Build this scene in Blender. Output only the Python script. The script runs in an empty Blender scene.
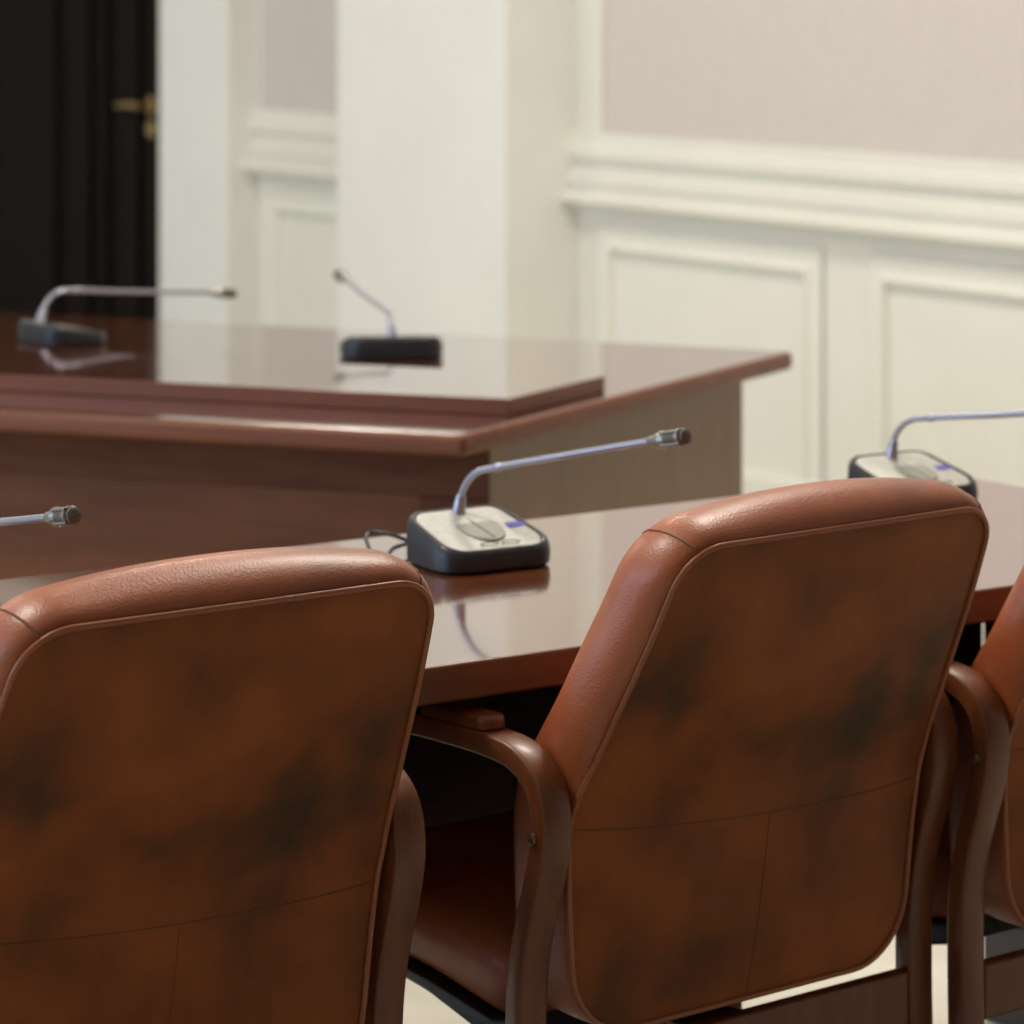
import bpy, bmesh, math, random
from mathutils import Vector, Matrix
random.seed(4)
PI = math.pi
C = bpy.context.scene.collection
R = math.radians

# ------------------------------------------------------------------ helpers
def lin(r, g, b):
    f = lambda c: (c/255/12.92) if c <= 10.3 else ((c/255+.055)/1.055)**2.4
    return (f(r), f(g), f(b), 1)

TH = R(34.9)
def room(x, y):
    """survey frame (y = line of sight of the survey) -> room frame (x toward panelled wall, y along it)"""
    return (math.cos(TH)*x + math.sin(TH)*y, -math.sin(TH)*x + math.cos(TH)*y)

def new_bm(): return bmesh.new()

def obj(name, bm, mat, parent=None, smooth=True, loc=None, bevel=0, seg=2, angle=35, subsurf=0):
    bmesh.ops.recalc_face_normals(bm, faces=bm.faces)
    me = bpy.data.meshes.new(name); bm.to_mesh(me); bm.free()
    for m in (mat if isinstance(mat, (list, tuple)) else [mat]): me.materials.append(m)
    o = bpy.data.objects.new(name, me); C.objects.link(o)
    if parent is not None: o.parent = parent
    if loc is not None: o.location = loc
    if smooth:
        for p in me.polygons: p.use_smooth = True
        try: me.set_sharp_from_angle(angle=R(angle))
        except Exception: pass
    if bevel:
        b = o.modifiers.new('bevel', 'BEVEL'); b.width = bevel; b.segments = seg; b.limit_method = 'ANGLE'; b.angle_limit = R(40)
        b.harden_normals = False
    if subsurf:
        s = o.modifiers.new('sub', 'SUBSURF'); s.levels = subsurf; s.render_levels = subsurf
    return o

def empty(name, loc=(0, 0, 0), rz=0):
    o = bpy.data.objects.new(name, None); C.objects.link(o)
    o.location = loc; o.rotation_euler = (0, 0, rz); o.empty_display_size = .1
    return o

def tag(o, label, cat, group=None):
    o['label'] = label; o['category'] = cat
    if group: o['group'] = group
    return o

def edge_band(o, m, bevel=.004, lim=.97):
    """satin edge banding on every face that is not the polished upper face"""
    bm = bmesh.new(); bm.from_mesh(o.data)
    es = [e for e in bm.edges if e.calc_face_angle(0) > R(40)]
    bmesh.ops.bevel(bm, geom=es, offset=bevel, segments=4, affect='EDGES', profile=.5)
    bm.to_mesh(o.data); bm.free()
    try: o.data.set_sharp_from_angle(angle=R(35))
    except Exception: pass
    for p in o.data.polygons: p.use_smooth = abs(p.normal.z) < .9995 and len(p.vertices) == 4 and p.area < .02
    o.data.materials.append(m)
    for p in o.data.polygons:
        if p.normal.z < lim: p.material_index = 1
    return o

def struct(o):
    o['kind'] = 'structure'; return o

def box(bm, x0, x1, y0, y1, z0, z1):
    v = [bm.verts.new(p) for p in ((x0,y0,z0),(x1,y0,z0),(x1,y1,z0),(x0,y1,z0),(x0,y0,z1),(x1,y0,z1),(x1,y1,z1),(x0,y1,z1))]
    for f in ((0,3,2,1),(4,5,6,7),(0,1,5,4),(1,2,6,5),(2,3,7,6),(3,0,4,7)): bm.faces.new([v[i] for i in f])

def prism(bm, pts, z0, z1):
    a = [bm.verts.new((x, y, z0)) for x, y in pts]; b = [bm.verts.new((x, y, z1)) for x, y in pts]
    n = len(pts)
    bm.faces.new(a[::-1]); bm.faces.new(b)
    for i in range(n): bm.faces.new((a[i], a[(i+1) % n], b[(i+1) % n], b[i]))

def loft(bm, rings, cap0=True, cap1=True, closed=True):
    vs = [[bm.verts.new(p) for p in r] for r in rings]
    n = len(vs[0])
    for a, b in zip(vs, vs[1:]):
        for i in range(n if closed else n-1):
            j = (i+1) % n
            bm.faces.new((a[i], a[j], b[j], b[i]))
    if cap0: bm.faces.new(vs[0][::-1])
    if cap1: bm.faces.new(vs[-1])
    return vs

def catmull(pts, n=8):
    P = [Vector(p) for p in pts]; P = [P[0]*2-P[1]] + P + [P[-1]*2-P[-2]]
    out = []
    for i in range(1, len(P)-2):
        a, b, c, d = P[i-1], P[i], P[i+1], P[i+2]
        for k in range(n):
            t = k/n
            out.append(.5*((2*b)+(c-a)*t+(2*a-5*b+4*c-d)*t*t+(3*b-a-3*c+d)*t**3))
    out.append(P[-2]); return out

def frames(path):
    path = [Vector(p) for p in path]; res = []
    up = None
    for i, p in enumerate(path):
        t = (path[min(i+1, len(path)-1)] - path[max(i-1, 0)]).normalized()
        if up is None:
            h = Vector((0, 0, 1)) if abs(t.z) < .9 else Vector((1, 0, 0))
            up = (h - t*h.dot(t)).normalized()
        else:
            up = (up - t*up.dot(t)).normalized()
        res.append((p, t, up, t.cross(up)))
    return res

def tube(bm, path, rad, n=12, cap=True):
    fr = frames(path); rings = []
    for i, (p, t, u, w) in enumerate(fr):
        r = rad(i/(len(fr)-1)) if callable(rad) else rad
        rings.append([p + (u*math.cos(2*PI*k/n) + w*math.sin(2*PI*k/n))*r for k in range(n)])
    loft(bm, rings, cap, cap)

def lathe_on(bm, p, t, prof, n=20):
    """prof: (distance along t, radius)"""
    p = Vector(p); t = Vector(t).normalized()
    h = Vector((0, 0, 1)) if abs(t.z) < .9 else Vector((1, 0, 0))
    u = (h - t*h.dot(t)).normalized(); w = t.cross(u)
    loft(bm, [[p + t*d + (u*math.cos(2*PI*k/n)+w*math.sin(2*PI*k/n))*max(r, 1e-4) for k in range(n)] for d, r in prof])

def round_poly(pts, rads, n=8):
    out = []; N = len(pts)
    for i in range(N):
        p = Vector(pts[i]); a = (Vector(pts[i-1]) - p); b = (Vector(pts[(i+1) % N]) - p)
        r = rads[i] if isinstance(rads, (list, tuple)) else rads
        la, lb = a.length, b.length; a.normalize(); b.normalize()
        ang = a.angle(b)
        if r <= 0 or ang > R(179): out.append(p); continue
        d = min(r/math.tan(ang/2), la*.49, lb*.49); r = d*math.tan(ang/2)
        c = p + (a+b).normalized()*(r/math.sin(ang/2))
        s = p + a*d - c; e = p + b*d - c
        A0 = math.atan2(s.y, s.x); A1 = math.atan2(e.y, e.x); dA = (A1-A0+PI) % (2*PI) - PI
        for k in range(n+1):
            A = A0 + dA*k/n; out.append(c + Vector((math.cos(A), math.sin(A)))*r)
    return out

def resample(poly, step):
    out = []; N = len(poly)
    for i in range(N):
        a, b = Vector(poly[i]), Vector(poly[(i+1) % N]); L = (b-a).length
        m = max(1, int(L/step + .5))
        for k in range(m):
            q = a.lerp(b, k/m)
            if not out or (q-out[-1]).length > 1e-5: out.append(q)
    return out

def normals2(poly):
    N = len(poly); res = []
    for i in range(N):
        t = (poly[(i+1) % N] - poly[i-1]).normalized(); res.append(Vector((t.y, -t.x)))
    return res      # outward for a counter-clockwise outline

# ------------------------------------------------------------------ materials
def mat(name, col, rough=.5, **kw):
    m = bpy.data.materials.new(name); m.use_nodes = True
    b = m.node_tree.nodes['Principled BSDF']
    b.inputs['Base Color'].default_value = col; b.inputs['Roughness'].default_value = rough
    for k, v in kw.items(): b.inputs[k.replace('_', ' ')].default_value = v
    return m

def nodes(m):
    nt = m.node_tree; return nt, nt.nodes, nt.links, nt.nodes['Principled BSDF']

def ramp(n, stops):
    r = n.new('ShaderNodeValToRGB'); e = r.color_ramp.elements
    while len(e) < len(stops): e.new(.5)
    for i, (p, c) in enumerate(stops): e[i].position = p; e[i].color = c
    return r

def leather(name, light, mid, dark, rough=.42, scale=7.0, coat=.16, ior=1.5):
    m = mat(name, mid, rough, Coat_Weight=coat, Coat_Roughness=.28, IOR=ior); nt, n, l, b = nodes(m)
    tc = n.new('ShaderNodeTexCoord')
    a = n.new('ShaderNodeTexNoise'); a.inputs['Scale'].default_value = scale; a.inputs['Detail'].default_value = 3; a.inputs['Roughness'].default_value = .5
    l.new(tc.outputs['Object'], a.inputs['Vector'])
    r = ramp(n, [(.33, dark), (.49, mid), (.66, light)]); l.new(a.outputs['Fac'], r.inputs['Fac']); l.new(r.outputs['Color'], b.inputs['Base Color'])
    v = n.new('ShaderNodeTexVoronoi'); v.inputs['Scale'].default_value = 420; v.feature = 'F1'
    l.new(tc.outputs['Object'], v.inputs['Vector'])
    f = n.new('ShaderNodeTexNoise'); f.inputs['Scale'].default_value = 160; f.inputs['Detail'].default_value = 4
    l.new(tc.outputs['Object'], f.inputs['Vector'])
    mx = n.new('ShaderNodeMath'); mx.operation = 'ADD'; l.new(v.outputs['Distance'], mx.inputs[0]); l.new(f.outputs['Fac'], mx.inputs[1])
    bp = n.new('ShaderNodeBump'); bp.inputs['Strength'].default_value = .16; bp.inputs['Distance'].default_value = .002
    l.new(mx.outputs[0], bp.inputs['Height']); l.new(bp.outputs['Normal'], b.inputs['Normal'])
    return m

def wood(name, c1, c2, rough=.3, stretch=(1.2, 16, 16), ior=1.5, coat=0.0, coat_rough=.08, scale=3.0):
    m = mat(name, c1, rough, IOR=ior, Coat_Weight=coat, Coat_Roughness=coat_rough); nt, n, l, b = nodes(m)
    tc = n.new('ShaderNodeTexCoord'); mp = n.new('ShaderNodeMapping'); mp.inputs['Scale'].default_value = stretch
    l.new(tc.outputs['Object'], mp.inputs['Vector'])
    a = n.new('ShaderNodeTexNoise'); a.inputs['Scale'].default_value = scale; a.inputs['Detail'].default_value = 6; a.inputs['Roughness'].default_value = .62; a.inputs['Distortion'].default_value = .4
    l.new(mp.outputs['Vector'], a.inputs['Vector'])
    r = ramp(n, [(.32, c2), (.68, c1)]); l.new(a.outputs['Fac'], r.inputs['Fac']); l.new(r.outputs['Color'], b.inputs['Base Color'])
    return m

def mottled(name, c1, c2, scale, rough, bump=0.0):
    m = mat(name, c1, rough); nt, n, l, b = nodes(m)
    tc = n.new('ShaderNodeTexCoord')
    a = n.new('ShaderNodeTexNoise'); a.inputs['Scale'].default_value = scale; a.inputs['Detail'].default_value = 4
    l.new(tc.outputs['Object'], a.inputs['Vector'])
    r = ramp(n, [(.35, c2), (.65, c1)]); l.new(a.outputs['Fac'], r.inputs['Fac']); l.new(r.outputs['Color'], b.inputs['Base Color'])
    if bump:
        bp = n.new('ShaderNodeBump'); bp.inputs['Strength'].default_value = bump; bp.inputs['Distance'].default_value = .002
        l.new(a.outputs['Fac'], bp.inputs['Height']); l.new(bp.outputs['Normal'], b.inputs['Normal'])
    return m

M = {}
M['leather'] = leather('chair_leather', lin(178, 98, 58), lin(166, 88, 51), lin(138, 72, 42), .40)
M['leather_back'] = leather('chair_back_leather', lin(158, 84, 34), lin(132, 70, 28), lin(78, 50, 27), .5, 6.5, coat=0.0, ior=1.32)
M['piping'] = mat('piping_leather', lin(162, 92, 56), .34)
M['seam'] = mat('seam_thread', lin(120, 70, 40), .7)
M['chair_wood'] = wood('chair_wood', lin(128, 70, 34), lin(102, 52, 24), .42, (14, 14, 1.5), coat=.15, coat_rough=.2)
M['table_wood'] = wood('table_wood', lin(128, 72, 44), lin(98, 50, 28), .12, (1.0, 14, 14), ior=2.1, coat=1.0, coat_rough=.05)
M['podium_wood'] = wood('podium_wood', lin(100, 54, 30), lin(76, 38, 22), .12, (1.0, 14, 14), ior=2.3, coat=1.0, coat_rough=.04)
M['podium_panel'] = wood('podium_panel', lin(104, 63, 40), lin(82, 47, 30), .55, (1.2, 14, 10), ior=1.25)
M['edge'] = wood('edge_band', lin(118, 70, 38), lin(98, 54, 28), .45, (1.0, 14, 14))
M['podium_front'] = wood('podium_front', lin(118, 74, 46), lin(98, 58, 36), .5, (1.2, 14, 10), ior=1.3)
M['podium_end'] = wood('podium_end', lin(122, 92, 62), lin(108, 79, 52), .38, (14, 14, 1.2), ior=1.5)  # paler, greyer brown: the wall's grazing reflection is worked into the colour
M['podium_edge'] = wood('podium_edge_band', lin(120, 69, 44), lin(98, 54, 34), .42, (1.0, 14, 14), ior=1.4)
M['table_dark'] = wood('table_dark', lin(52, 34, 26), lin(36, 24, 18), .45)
M['black'] = mottled('black_plastic', lin(34, 35, 40), lin(28, 29, 33), 60, .38)
M['silver'] = mottled('silver_plastic', lin(196, 197, 188), lin(186, 187, 178), 90, .42)
M['grille'] = mottled('speaker_grille', lin(165, 165, 155), lin(138, 138, 128), 700, .5, .5)
M['neck'] = mat('gooseneck_metal', lin(170, 170, 184), .3, Metallic=.75)
M['head'] = mat('mic_head_metal', lin(150, 148, 142), .34, Metallic=.8)
M['head_mesh'] = mottled('mic_head_mesh', lin(120, 116, 100), lin(52, 50, 42), 900, .5, .6)
M['dark_line'] = mat('dark_groove', lin(90, 92, 88), .5)
M['screen'] = mat('display_glow', lin(70, 62, 150), .2, Emission_Color=lin(118, 108, 190), Emission_Strength=.32)
M['white'] = mottled('cream_paint', lin(232, 230, 219), lin(228, 226, 214), 3, .55)
M['pillar'] = mottled('pillar_paint', lin(236, 235, 228), lin(232, 231, 224), 3, .55)
M['paper'] = mottled('pink_wallpaper', lin(209, 200, 193), lin(205, 196, 189), 40, .7, .03)
M['floor'] = mottled('cream_tile', lin(226, 222, 206), lin(212, 207, 190), 5, .22)
M['door'] = wood('door_wood', lin(20, 11, 10), lin(12, 7, 6), .6, (16, 16, 1.2), ior=1.2)
M['bolt'] = mat('dark_bolt', lin(110, 90, 70), .4, Metallic=.8)
M['brass'] = mat('brass', lin(190, 165, 120), .3, Metallic=1.0)
M['ceiling'] = mottled('ceiling_paint', lin(235, 233, 226), lin(230, 228, 220), 3, .7)
M['dim_near_wall'] = mottled('taupe_low_bounce', lin(120, 105, 90), lin(105, 92, 80), 4, .7)  # unseen near wall, made dark to keep bounce light off the chair backs

# ------------------------------------------------------------------ room shell
WX = 5.844                      # panelled wall plane
Y0, Y1, H = -5.0, 12.6, 3.4
XW = -3.2                       # window wall plane
bm = new_bm(); box(bm, XW-.2, WX+.2, Y0-.2, Y1+.2, -.1, 0); struct(obj('floor', bm, M['floor'], smooth=False))
bm = new_bm(); box(bm, XW-.2, WX+.2, Y0-.2, Y1+.2, H, H+.1); struct(obj('ceiling', bm, M['ceiling'], smooth=False))
DY0, DY1, DH = 10.48, 12.4, 2.3            # door opening
bm = new_bm()
box(bm, WX, WX+.2, Y0, DY0, 0, H); box(bm, WX, WX+.2, DY1, Y1, 0, H); box(bm, WX, WX+.2, DY0, DY1, DH, H)
wall = struct(obj('wall_right', bm, M['white'], smooth=False))
bm = new_bm(); box(bm, XW-.2, WX+.2, Y1, Y1+.2, 0, H); struct(obj('wall_far', bm, M['white'], smooth=False))
bm = new_bm(); box(bm, XW-.2, WX+.2, Y0-.2, Y0, 0, H); struct(obj('wall_near', bm, M['dim_near_wall'], smooth=False))
# window wall: three openings
wins = [(3.2, 6.2), (7.4, 10.4)]
bm = new_bm(); ys = [Y0]
for a, b_ in wins: ys += [a, b_]
ys.append(Y1)
for i in range(0, len(ys), 2): box(bm, XW-.2, XW, ys[i], ys[i+1], 0, H)
for a, b_ in wins: box(bm, XW-.2, XW, a, b_, 0, .85); box(bm, XW-.2, XW, a, b_, 2.95, H)
struct(obj('wall_left', bm, M['white'], smooth=False))
for i, (a, b_) in enumerate(wins):
    bm = new_bm(); w = .06
    box(bm, XW-.12, XW-.06, a, a+w, .85, 2.95); box(bm, XW-.12, XW-.06, b_-w, b_, .85, 2.95)
    box(bm, XW-.12, XW-.06, a+w, b_-w, .85, .85+w); box(bm, XW-.12, XW-.06, a+w, b_-w, 2.95-w, 2.95)
    m_ = (a+b_)/2; box(bm, XW-.12, XW-.06, m_-.03, m_+.03, .85+w, 2.95-w)
    struct(obj('window_%d' % (i+1), bm, M['white'], smooth=False))

# pillar and door casing
PY0, PY1 = 8.06, 8.95; PX = WX-.243
bm = new_bm(); box(bm, PX, WX, PY0, PY1, 0, H); struct(obj('pillar', bm, M['pillar'], bevel=.004))
CY0, CY1 = 9.825, 10.275; CX = WX-.113
bm = new_bm(); box(bm, CX, WX, CY0, CY1, 0, H); struct(obj('door_casing', bm, M['pillar'], bevel=.004))
# door
bm = new_bm(); box(bm, WX+.02, WX+.07, DY0, DY1, .0, DH)
door = struct(obj('door_1', bm, M['door'], smooth=False))
bm = new_bm()
for a, b_ in ((.16, .42), (.52, .80)):
    for z0, z1 in ((.15, 2.15),):
        for q in ((a, a+.03, z0, z1), (b_-.03, b_, z0, z1), (a+.03, b_-.03, z0, z0+.03), (a+.03, b_-.03, z1-.03, z1)):
            box(bm, WX+.004, WX+.021, DY0+q[0], DY0+q[1], q[2], q[3])
struct(obj('door_1_moulding', bm, M['door'], door, smooth=False))
bm = new_bm()
for z, rr in ((.966, .032), (.885, .030)):
    lathe_on(bm, (WX+.021, DY0+.085, z), (-1, 0, 0), [(0, rr), (.008, rr), (.011, rr*.8)], 20)
lathe_on(bm, (WX+.012, DY0+.085, .966), (-1, 0, 0), [(0, .011), (.05, .011)], 14)
tube(bm, catmull([(WX-.036, DY0+.08, .966), (WX-.04, DY0+.13, .968), (WX-.038, DY0+.19, .966), (WX-.036, DY0+.235, .962)], 4), lambda t: .012-.004*t, 12)
struct(obj('door_handle', bm, M['brass'], door))
# dark wooden reveal panel left of the door leaf
bm = new_bm(); box(bm, WX-.02, WX, DY1, Y1-.02, 0, H)
struct(obj('door_1_surround', bm, M['door'], door, smooth=False))

# wall dressing: dado, wallpaper, frames, baseboard on the open stretches of the panelled wall
def band(bm, y0, y1, prof):
    """prof: list of (protrusion, z) closed by the wall plane; y0<y1"""
    pts = [(0, prof[0][1])] + prof + [(0, prof[-1][1])]
    rings = []
    for y in (y0, y1): rings.append([(WX-p, y, z) for p, z in pts])
    loft(bm, rings)
DADO = [(.022, .985), (.022, .952), (.03, .945), (.03, .915), (.012, .905), (.012, .868), (.034, .864), (.034, .842),
        (.024, .832), (.024, .818), (.058, .812), (.062, .806), (.062, .792), (.05, .786), (.02, .778), (.02, .77)]
for i, (a, b_) in enumerate(((Y0, PY0), (PY1, CY0))):
    bm = new_bm(); band(bm, a, b_, DADO); struct(obj('trim_%d' % (i+1), bm, M['white'], smooth=False))
    bm = new_bm(); band(bm, a, b_, [(.04, .0), (.04, .105), (.034, .12)]); struct(obj('baseboard_%s' % ('right', 'recess')[i], bm, M['white'], smooth=False))
def frame(bm, y0, y1, z0, z1, w=.07):
    """mitred picture-frame moulding: outer bead, hollow, inner bead"""
    prof = [(0, .008), (.012, .013), (.022, .008), (.048, .010), (.056, .021), (w-.006, .019), (w, 0)]
    for (o1, p1), (o2, p2) in zip(prof, prof[1:]):
        A = [(y0+o1, z0+o1), (y1-o1, z0+o1), (y1-o1, z1-o1), (y0+o1, z1-o1)]
        B = [(y0+o2, z0+o2), (y1-o2, z0+o2), (y1-o2, z1-o2), (y0+o2, z1-o2)]
        for k in range(4):
            j = (k+1) % 4
            bm.faces.new([bm.verts.new(v) for v in ((WX-p1, *A[k]), (WX-p1, *A[j]), (WX-p2, *B[j]), (WX-p2, *B[k]))])
bm = new_bm()
ycur = 7.945
while ycur > 0:
    frame(bm, ycur-.98, ycur, .02, .725); ycur -= 1.165
frame(bm, PY1+.08, CY0-.08, .02, .725)
bmesh.ops.remove_doubles(bm, verts=bm.verts, dist=1e-5)
struct(obj('wall_right_panel_frame', bm, M['white'], wall, smooth=False))
# wallpaper fields with flat frames
bm = new_bm(); bf = new_bm()
for a, b_ in ((5.0, 7.912), (1.6, 4.8), (-2, 1.4)):
    box(bm, WX-.006, WX, a, b_, .985, 2.95)
    box(bf, WX-.02, WX, b_, b_+.075, .985, 3.02); box(bf, WX-.02, WX, a-.075, a, .985, 3.02); box(bf, WX-.02, WX, a, b_, 2.95, 3.02)
box(bm, WX-.006, WX, PY1+.02, CY0-.03, .985, 2.95)
struct(obj('wall_right_wallpaper', bm, M['paper'], wall, smooth=False))
struct(obj('wall_right_frame', bf, M['white'], wall, smooth=False))

# ------------------------------------------------------------------ near conference table
TX0, TX1, TY0, TY1, TZ = .62, 3.385, 3.05, 3.77, .75
table = tag(empty('conference_table', ((TX0+TX1)/2, (TY0+TY1)/2, 0)), 'long glossy brown table the leather chairs are pushed up to', 'table')
cx, cy = (TX0+TX1)/2, (TY0+TY1)/2
bm = new_bm(); box(bm, TX0-cx, TX1-cx, TY0-cy, TY1-cy, .71, TZ); edge_band(obj('tabletop', bm, M['table_wood'], table, smooth=False), M['edge'], .004)
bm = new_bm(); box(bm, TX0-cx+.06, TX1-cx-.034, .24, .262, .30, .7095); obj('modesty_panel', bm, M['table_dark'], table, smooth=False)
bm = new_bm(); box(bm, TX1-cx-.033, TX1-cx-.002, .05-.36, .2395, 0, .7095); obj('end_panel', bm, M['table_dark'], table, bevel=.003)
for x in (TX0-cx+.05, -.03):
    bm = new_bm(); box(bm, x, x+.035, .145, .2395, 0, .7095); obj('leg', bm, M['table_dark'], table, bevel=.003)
bm = new_bm(); box(bm, TX0-cx+.09, -.031, .151, .18, .655, .7095); box(bm, .006, TX1-cx-.034, .151, .18, .655, .7095); obj('support_rail', bm, M['black'], table, smooth=False)

# ------------------------------------------------------------------ far two-tier table
px, py = room(-.0734, 5.41)
pod = tag(empty('presidium_table', (px, py, 0), R(-20.5)-TH), 'large two-tier dark red-brown table further back with a raised strip along its front', 'table')
P = lambda a, b: (.128*a - b, .992*a)
bm = new_bm()
prism(bm, [(0, 0), P(1.285, 0), (-3.0, 1.49), (-3.0, 0)], .715, .75)
edge_band(obj('tabletop', bm, M['podium_wood'], pod, smooth=False), M['podium_edge'], .011)
bm = new_bm(); prism(bm, [P(.228, .04), P(.575, .04), P(.575, 3.0), P(.228, 3.0)], .7502, .7785)
edge_band(obj('raised_strip', bm, M['podium_wood'], pod, smooth=False), M['podium_edge'], .002)
bm = new_bm()
a0, a1, b0 = .14, 1.122, .03
prism(bm, [P(a0, b0), P(a1, b0), P(a1, b0+.03), P(a0+.03, b0+.03)], 0, .7145)          # end panel
obj('end_panel', bm, M['podium_end'], pod, bevel=.002)
bm = new_bm()
fx = P(a0, b0)[0]; fy = P(a0, b0)[1]
box(bm, -2.9, fx-.045, fy+.012, fy+.03, 0, .7145); obj('front_panel', bm, M['podium_front'], pod, smooth=False)
bm = new_bm()
box(bm, -2.9, fx-.001, fy-.0005, fy+.0115, .628, .7145); box(bm, fx-.12, fx-.001, fy-.0005, fy+.0115, 0, .6275); box(bm, -2.9, fx-.1205, fy-.0005, fy+.0115, 0, .08)
obj('front_rail', bm, M['podium_panel'], pod, bevel=.002)

# ------------------------------------------------------------------ microphones
MOUT = resample(round_poly([(-.083, -.062), (.083, -.062), (.074, .070), (-.074, .070)], [.037, .037, .033, .033], 8), .012); MN = normals2(MOUT)

def mic_parts(root, neck, hz=1.0, ws=1.0):
    MO = [Vector((p.x*ws, p.y)) for p in MOUT]
    """neck: list of points (local); last point = mouth end of the capsule"""
    def h_at(y): return (.026 + (.058-.026)*((y+.062)/.132))*hz
    bm = new_bm(); rings = []
    for o, k, add in ((-.006, 0, 0), (-.001, 0, .004), (.0, .5, 0), (-.001, 1, -.006), (-.0035, 1, .0002), (-.007, 1, .0025), (-.0095, 1, .0022), (-.0112, 1, -.002)):
        rings.append([(p.x+n.x*o, p.y+n.y*o, h_at(p.y)*k+add) for p, n in zip(MO, MN)])
    loft(bm, rings); obj('base', bm, M['black'], root)
    bm = new_bm(); rings = []
    for o, add in ((-.0115, -.0035), (-.0118, .0002), (-.014, .0012)):
        rings.append([(p.x+n.x*o, p.y+n.y*o, h_at(p.y)+add) for p, n in zip(MO, MN)])
    loft(bm, rings); plate = obj('top_plate', bm, M['silver'], root)
    def onplate(x, y, d=0): return (x, y, h_at(y)+.0012+d)
    bm = new_bm(); rings = []
    for s, d in ((1, -.0005), (.98, .0006), (.9, .001)):
        rings.append([onplate(.004+.030*s*math.cos(2*PI*k/32), .008+.040*s*math.sin(2*PI*k/32), d) for k in range(32)])
    loft(bm, rings); obj('speaker_grille', bm, M['grille'], root)
    bm = new_bm(); tube(bm, [onplate(.003, .040, .001), onplate(.005, -.028, .001)], .0011, 8); obj('centre_groove', bm, M['dark_line'], root)
    bm = new_bm(); rings = []
    for d in (-.0004, .0008): rings.append([onplate(x, y, d) for x, y in ((.042, -.002), (.068, -.002), (.067, .011), (.043, .011))])
    loft(bm, rings); obj('display', bm, M['screen'], root, smooth=False)
    for x in (-.012, .018):
        bm = new_bm(); ring = [(x+.013*math.cos(2*PI*k/20), -.043+.0045*math.sin(2*PI*k/20)) for k in range(20)]
        tube(bm, [onplate(*q, .0003) for q in ring]+[onplate(*ring[0], .0003)], .0007, 6)
        obj('button', bm, M['dark_line'], root)
    # collar, neck, joint, head
    p0 = Vector(neck[0]); path = catmull(neck[:-1], 10); tip = Vector(neck[-1])
    t0 = (path[2]-path[0]).normalized()
    bm = new_bm(); lathe_on(bm, p0 - t0*.006, t0, [(0, .0105), (.008, .0100), (.02, .0076), (.034, .0062), (.036, .0045)], 20); obj('neck_collar', bm, M['neck'], root)
    bm = new_bm(); tube(bm, path, .0044, 14); nk = obj('gooseneck', bm, M['neck'], root)
    t1 = (tip-path[-1]).normalized(); L = (tip-path[-1]).length
    bm = new_bm(); j = path[len(path)*3//4] if len(neck) < 6 else Vector(neck[3]); tj = (Vector(neck[4])-Vector(neck[3])).normalized() if len(neck) > 5 else t1
    lathe_on(bm, j-tj*.006, tj, [(0, .0046), (.002, .0056), (.011, .0056), (.013, .0046)], 16); obj('joint_ring', bm, M['neck'], nk)
    bm = new_bm(); lathe_on(bm, path[-1]-t1*.004, t1, [(0, .0046), (.002, .0062), (L*.16, .0068), (L*.3, .0092), (L*.36, .0104), (L*.40, .0104), (L*.44, .0094), (L*.84, .0094), (L*.86, .0104), (L*.93, .0104), (L*.95, .0090)], 24)
    hd = obj('microphone_head', bm, M['head'], root)
    bm = new_bm(); q = path[-1]
    lathe_on(bm, q, t1, [(L*.93, .0088), (L*.975, .0084), (L*1.0, .0062), (L*1.01, .002)], 20)
    obj('head_grille', bm, M['head_mesh'], hd)
    bm = new_bm(); lathe_on(bm, q, t1, [(L*.46, .0097), (L*.80, .0097)], 20)
    obj('head_grille', bm, M['head_mesh'], hd)
    up = Vector((0, 0, 1)); up = (up - t1*up.dot(t1)).normalized(); w = t1.cross(up)
    for k in range(4):                     # cage struts round the capsule
        a = PI/4 + k*PI/2; dv = up*math.cos(a)+w*math.sin(a)
        bm = new_bm(); tube(bm, [q+t1*L*.38+dv*.0098, q+t1*L*.6+dv*.0102, q+t1*L*.88+dv*.0098], .0021, 8); obj('head_strut', bm, M['head'], hd)

def to_local(root_loc, rz, pts):
    m = Matrix.Translation(root_loc) @ Matrix.Rotation(rz, 4, 'Z'); mi = m.inverted()
    out = []
    for x, y, z in pts:
        X, Y = room(x, y); out.append(tuple(mi @ Vector((X, Y, z))))
    return out

def mic(loc, rz, neck_survey, label, group, hz, ws):
    r = empty('conference_microphone', loc, rz)
    tag(r, label, 'microphone', group)
    mic_parts(r, to_local(loc, rz, neck_survey), hz, ws)
    return r

def goose(bx, by, q, zs, ts):
    L = math.hypot(*q); q = (q[0]/L, q[1]/L)
    return [(bx+q[0]*t, by+q[1]*t, z) for t, z in zip(ts, zs)]
G1 = 'conference microphones on the near table'; G2 = 'conference microphones on the far table'
TS = (0, .008, .032, .075, .20, .345, .405)
def base_at(x, y): return (*room(x, y), TZ+.0002)
def neck0(x, y, rz):
    """survey position of the socket of a unit standing at (x, y)"""
    a = rz + TH
    return (x - math.sin(a)*.052 - math.cos(a)*(-.002), y + math.cos(a)*.052 + math.sin(a)*(-.002))
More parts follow.
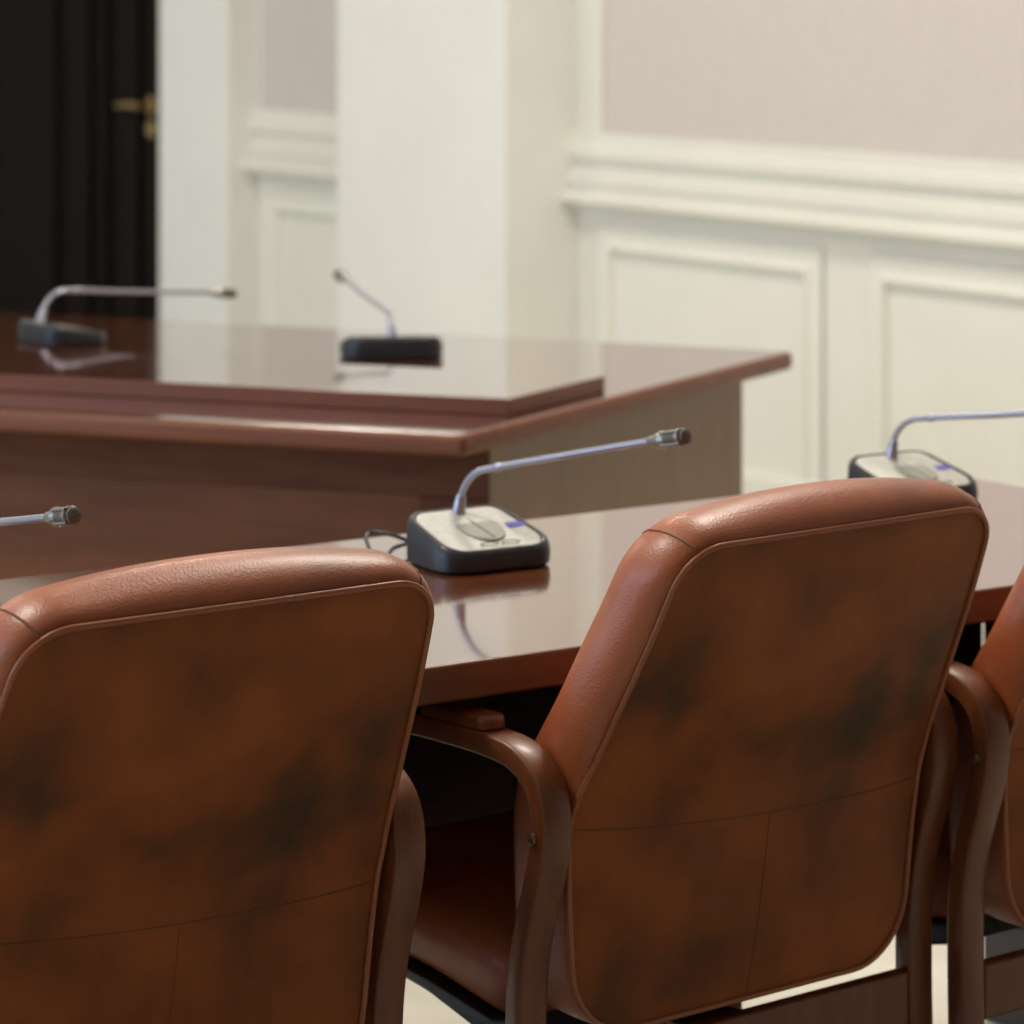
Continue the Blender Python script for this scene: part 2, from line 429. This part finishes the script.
# middle unit
def unit(x, y, rz, q, zs, label, group, ts=TS, hz=1.0, ws=1.0):
    nx, ny = neck0(x, y, rz)
    return mic(base_at(x, y), rz, goose(nx, ny, q, zs, ts), label, group, hz, ws)
unit(-.040, 4.272, R(-2), (.66, -.75), (.80, .832, .858, .871, .899, .931, .943), 'grey desk microphone with a violet display, standing between two brown chair backs', G1)
unit(.545, 4.745, R(-2), (.62, -.78), (.80, .835, .858, .868, .885, .906, .914), 'grey desk microphone half hidden behind the top of the middle chair', G1)
unit(-.655, 3.885, R(0), (.575, -.82), (.80, .835, .858, .868, .884, .910, .920), 'desk microphone behind the nearest chair, only its silver head and neck showing', G1, (0, .003, .018, .065, .20, .352, .409))
unit(-.856, 6.69, R(127)-TH, (.8, .6), (.788, .82, .845, .848, .838, .826, .820), 'desk microphone on the far table, its neck level in front of the dark door', G2, (0, .010, .035, .08, .20, .385, .44), .72)
unit(-.222, 6.46, R(184)-TH, (-.34, .92), (.788, .812, .825, .835, .850, .872, .880), 'black desk microphone on the far table, seen from behind against the white pillar', G2, (0, .002, .008, .02, .14, .28, .33), .72, 1.2)

# cable of the middle unit
bm = new_bm()
cp = []
for u, v, z in ((408.5, 541, .762), (398, 537, .768), (387.5, 534, .774), (376, 532, .774), (370, 532.5, .772), (366, 537, .768), (368, 545, .762), (371, 552, .756), (375, 557.5, .7535), (382, 558, .7535), (387.5, 556, .7535), (392, 549.5, .757), (399, 546, .762), (408.5, 543.5, .764)):
    D = (1.5-z)*3500/(v+50); cp.append((*room((u-512)/3500*D, D), z))
tube(bm, catmull(cp, 6), .0026, 8)
tag(obj('microphone_cable', bm, M['black']), 'thin black looped cable on the table beside the middle desk microphone', 'cable')

# ------------------------------------------------------------------ leather armchairs
PROF = catmull([(0, -.010, .330), (0, -.012, .40), (0, -.016, .50), (0, -.027, .575), (0, -.068, .66), (0, -.124, .77), (0, -.172, .877)], 10)
CUM = [0]
for a, b_ in zip(PROF, PROF[1:]): CUM.append(CUM[-1]+(b_-a).length)
SL = CUM[-1]
def prof_at(s):
    if s <= 0: t = (PROF[1]-PROF[0]).normalized(); return PROF[0]+t*s, t
    if s >= SL: t = (PROF[-1]-PROF[-2]).normalized(); return PROF[-1]+t*(s-SL), t
    for i in range(len(CUM)-1):
        if s <= CUM[i+1]:
            k = (s-CUM[i])/(CUM[i+1]-CUM[i])
            t0 = (PROF[min(i+1, len(PROF)-1)]-PROF[max(i-1, 0)]).normalized(); t1 = (PROF[min(i+2, len(PROF)-1)]-PROF[i]).normalized()
            return PROF[i].lerp(PROF[i+1], k), t0.lerp(t1, k).normalized()
def back_pt(x, s, d):
    p, t = prof_at(s); return Vector((x, p.y + t.z*d, p.z - t.y*d))
BO = resample(round_poly([(-.248, 0), (.248, 0), (.270, .245), (.233, SL), (-.233, SL), (-.270, .245)], [.085, .085, .10, .056, .056, .10], 10), .014)
BN = normals2(BO); BC = Vector((0, SL*.5))
def k_of(x, s):
    q = Vector((x, s))-BC; best = 1
    if q.length < 1e-6: return 0
    for i in range(len(BO)):
        a = BO[i]-BC; e = BO[(i+1) % len(BO)]-BO[i]
        den = q.x*(-e.y)+e.x*q.y
        if abs(den) < 1e-12: continue
        t = (a.x*(-e.y)+e.x*a.y)/den; w = (q.x*a.y-q.y*a.x)/den
        if t > 0 and -1e-6 <= w <= 1+1e-6: best = t
    return 1/best
CP = [(-.004, .001), (.003, .002), (.009, .007), (.015, .020), (.018, .038), (.017, .056), (.010, .074), (-.006, .088)]
def fl(p):
    """the cushion swells past the panel only above the armrests"""
    t = min(1, max(0, (p.y-.24)/.12)); return .12+.88*t*t*(3-2*t)
def arch(p, d):
    """the crown of the bolster drops towards its corners at the front"""
    return .025*min(1, abs(p.x)/.23)**2.2*min(1, d/.07)*max(0, min(1, (p.y-.42)/.12))
def cush(p, n, o, d):
    return back_pt(p.x+n.x*o*fl(p), p.y+n.y*o*fl(p)-arch(p, d), d)
def rear_depth(k): return -.010*(1-min(k, 1)**3)

def ribbon(bm, path2, x, w, th):
    """bent-ply strip: path in (y, z), width w across x, thickness th"""
    pts = [Vector((0, *p)) for p in path2]; rings = []
    for i, p in enumerate(pts):
        t = (pts[min(i+1, len(pts)-1)]-pts[max(i-1, 0)]).normalized(); nrm = Vector((0, -t.z, t.y))
        r = .0038; ring = []
        for sx, sn, A in ((1, 1, 0), (-1, 1, 90), (-1, -1, 180), (1, -1, 270)):
            for k in range(3):
                a = R(A + 45*k)
                ring.append(p + Vector((x + sx*(w/2-r) + math.cos(a)*r, 0, 0)) + nrm*(sn*(th/2-r)+math.sin(a)*r))
        rings.append(ring)
    loft(bm, rings)

def make_chair(loc, rz, label, group):
    root = tag(empty('leather_armchair', loc, rz), label, 'chair', group)
    def cobj(name, bm, m, parent, **kw):
        for v in bm.verts: v.co = Vector((v.co.x*.975, v.co.y*.975, v.co.z*.975+.0375))
        return obj(name, bm, m, parent, **kw)
    # back panel
    bm = new_bm(); rings = []
    ks = (1, .97, .9, .8, .7, .6, .5, .4, .3, .2, .1)
    for k in ks:
        rings.append([back_pt(*(BC+(p-BC)*k), rear_depth(k)) for p in BO])
    vs = loft(bm, rings, False, False); c = bm.verts.new(back_pt(*BC, rear_depth(0)))
    for i in range(len(BO)): bm.faces.new((vs[-1][i], vs[-1][(i+1) % len(BO)], c))
    cobj('back_panel', bm, M['leather_back'], root, angle=60)
    # cushion wrapped round the back
    bm = new_bm(); rings = []
    for o, d in CP+[(-.03, .095)]:
        rings.append([cush(p, n, o, d) for p, n in zip(BO, BN)])
    for k in (.8, .6, .4, .2):
        rings.append([back_pt(*(BC+((p-n*.03*fl(p)-Vector((0, arch(p, .095))))-BC)*k), .098) for p, n in zip(BO, BN)])
    vs = loft(bm, rings, False, False); c = bm.verts.new(back_pt(*BC, .099))
    for i in range(len(BO)): bm.faces.new((vs[-1][i], vs[-1][(i+1) % len(BO)], c))
    cobj('back_cushion', bm, M['leather'], root, angle=70)
    # piping along the edge of the panel
    bm = new_bm(); path = [back_pt(*p, -.001) for p in BO]; path += [path[0]]
    tube(bm, path, .0033, 8, False); cobj('piping', bm, M['piping'], root, angle=80)
    # stitched seams
    for sgn in (-1, 1):
        i = min(range(len(BO)), key=lambda j: (BO[j]-Vector((sgn*.214, SL-.010))).length)
        bm = new_bm(); tube(bm, [cush(BO[i], BN[i], o+.0002, d) for o, d in CP[1:]], .0012, 6)
        cobj('corner_seam', bm, M['seam'], root)
    def onpanel(x, s): return back_pt(x, s, rear_depth(k_of(x, s))-.0001)
    bm = new_bm(); tube(bm, [onpanel(x/100, .210 + .16*(x/100)**2 - .012*(x/26)) for x in range(-26, 27, 2)], .0009, 6); cobj('seam', bm, M['seam'], root)
    bm = new_bm(); tube(bm, [onpanel(.022-.020*((.207-s/100)/.207)**1.5, s/100) for s in (20.7, 18, 16, 14, 12, 10, 8, 6, 4, 2, .5)], .0008, 6); cobj('seam', bm, M['seam'], root)
    # seat: cushion with waterfall front, black shell below
    def seat_ring(y, z0, z1, w, r):
        pts = round_poly([(-w, z0), (w, z0), (w, z1), (-w, z1)], r, 5); return [(p.x, y, p.y) for p in pts]
    bm = new_bm()
    loft(bm, [seat_ring(y, z0, z1, w, r) for y, z0, z1, w, r in ((.095, .338, .385, .225, .02), (.105, .325, .40, .238, .03), (.14, .320, .41, .246, .035), (.25, .342, .424, .25, .035), (.36, .352, .430, .25, .035), (.48, .354, .428, .248, .033), (.535, .360, .418, .24, .025), (.548, .372, .404, .225, .012))])
    cobj('seat', bm, M['leather'], root, angle=60)
    bm = new_bm()
    loft(bm, [seat_ring(y, z0, z1, w, .006) for y, z0, z1, w in ((.108, .296, .327, .225), (.14, .291, .3205, .24), (.25, .323, .343, .246), (.36, .338, .353, .246), (.48, .342, .355, .24), (.53, .348, .361, .225))])
    cobj('seat_shell', bm, M['black'], root, angle=60)
    # bent-wood side frames
    side = catmull([(0, .005, -.036), (0, .010, .14), (0, .014, .30), (0, .012, .39), (0, .001, .455), (0, -.020, .522), (0, -.028, .572), (0, -.018, .612), (0, .012, .636), (0, .06, .645), (0, .16, .647), (0, .30, .643), (0, .38, .633), (0, .415, .60), (0, .425, .53), (0, .428, .38), (0, .432, .2), (0, .436, -.036)], 6)
    for sx in (-1, 1):
        bm = new_bm(); ribbon(bm, [(p.y, p.z) for p in side], sx*.297, .039, .026)
        fr = cobj('arm_frame', bm, M['chair_wood'], root, angle=50)
        bm = new_bm()
        rr = round_poly([(sx*.297-.0185, .062), (sx*.297+.0185, .062), (sx*.297+.0185, .18), (sx*.297-.0185, .18)], .015, 5)
        loft(bm, [[(p.x+(sx*.297-p.x)*i_, p.y+(.12-p.y)*i_*.3, z) for p in rr] for i_, z in ((0, .6603), (0, .668), (.08, .6725), (.3, .6745))])
        cobj('armrest_pad', bm, M['chair_wood'], root, angle=50)
        bm = new_bm(); lathe_on(bm, (sx*.3168, -.021, .560), (sx, 0, 0), [(0, .0075), (.002, .007), (.004, .004)], 16)
        cobj('bolt', bm, M['bolt'], fr)
    bm = new_bm(); box(bm, -.277, .277, .002, .022, .240, .306); cobj('rear_rail', bm, M['chair_wood'], root, bevel=.003)
    bm = new_bm(); box(bm, -.277, .277, .420, .440, .285, .337); cobj('front_rail', bm, M['chair_wood'], root, bevel=.003)
    bm = new_bm(); box(bm, -.055, .035, .023, .419, .275, .300); cobj('seat_bracket', bm, M['black'], root, smooth=False)
    return root

def dup(root, loc, rz, label):
    r = root.copy(); C.objects.link(r); r.location = loc; r.rotation_euler = (0, 0, rz); r['label'] = label
    for ch in list(root.children):
        c = ch.copy(); C.objects.link(c); c.parent = r
        for g in list(ch.children):
            d = g.copy(); C.objects.link(d); d.parent = c
    return r
GC = 'brown leather armchairs along the near table'
ch2 = make_chair((2.386, 2.990, 0), R(4.7), 'brown leather armchair in the middle of the row, seen whole from behind', GC)
dup(ch2, (1.644, 2.976, 0), R(2.7), 'nearest brown leather armchair, its left side cut off by the frame')
dup(ch2, (3.012, 3.0, 0), R(4), 'brown leather armchair beyond the middle one, mostly out of frame at the right')

# ------------------------------------------------------------------ light
def area(name, loc, rot, sx, sy, power, col):
    l = bpy.data.lights.new(name, 'AREA'); l.shape = 'RECTANGLE'; l.size = sx; l.size_y = sy; l.energy = power; l.color = col
    o = bpy.data.objects.new(name, l); C.objects.link(o); o.location = loc; o.rotation_euler = rot
    return o
for i, (a, b_) in enumerate(wins):
    area('daylight_%d' % (i+1), (XW-.03, (a+b_)/2, 1.9), (0, R(-90), 0), 2.0, b_-a-.2, (90, 78)[i], (.52, .70, 1.0))
for i, (x, y) in enumerate(((1.0, 4.4), (2.6, 9.8), (3.9, 4.4), (4.2, 6.9))):
    area('ceiling_lamp_%d' % (i+1), (x, y, H-.02), (0, 0, 0), .6, .6, (62, 50, 60, 38)[i], (1.0, .91, .79))

w = bpy.data.worlds.new('World'); bpy.context.scene.world = w; w.use_nodes = True
w.node_tree.nodes['Background'].inputs['Color'].default_value = (.75, .86, 1, 1)
w.node_tree.nodes['Background'].inputs['Strength'].default_value = .4

# ------------------------------------------------------------------ camera
cam = bpy.data.cameras.new('camera'); co = bpy.data.objects.new('camera', cam); C.objects.link(co)
co.location = (0, 0, 1.5); co.rotation_euler = (R(90), 0, -TH)
cam.sensor_width = 24; cam.sensor_height = 24; cam.sensor_fit = 'HORIZONTAL'; cam.lens = 3500/1024*24
cam.shift_y = -562/1024
cam.dof.use_dof = True; cam.dof.focus_distance = 3.45; cam.dof.aperture_fstop = 4.4
bpy.context.scene.camera = co
vs_ = bpy.context.scene.view_settings
vs_.view_transform = 'Standard'; vs_.look = 'None'; vs_.gamma = 1; vs_.use_curve_mapping = False
vs_.exposure = 0.0
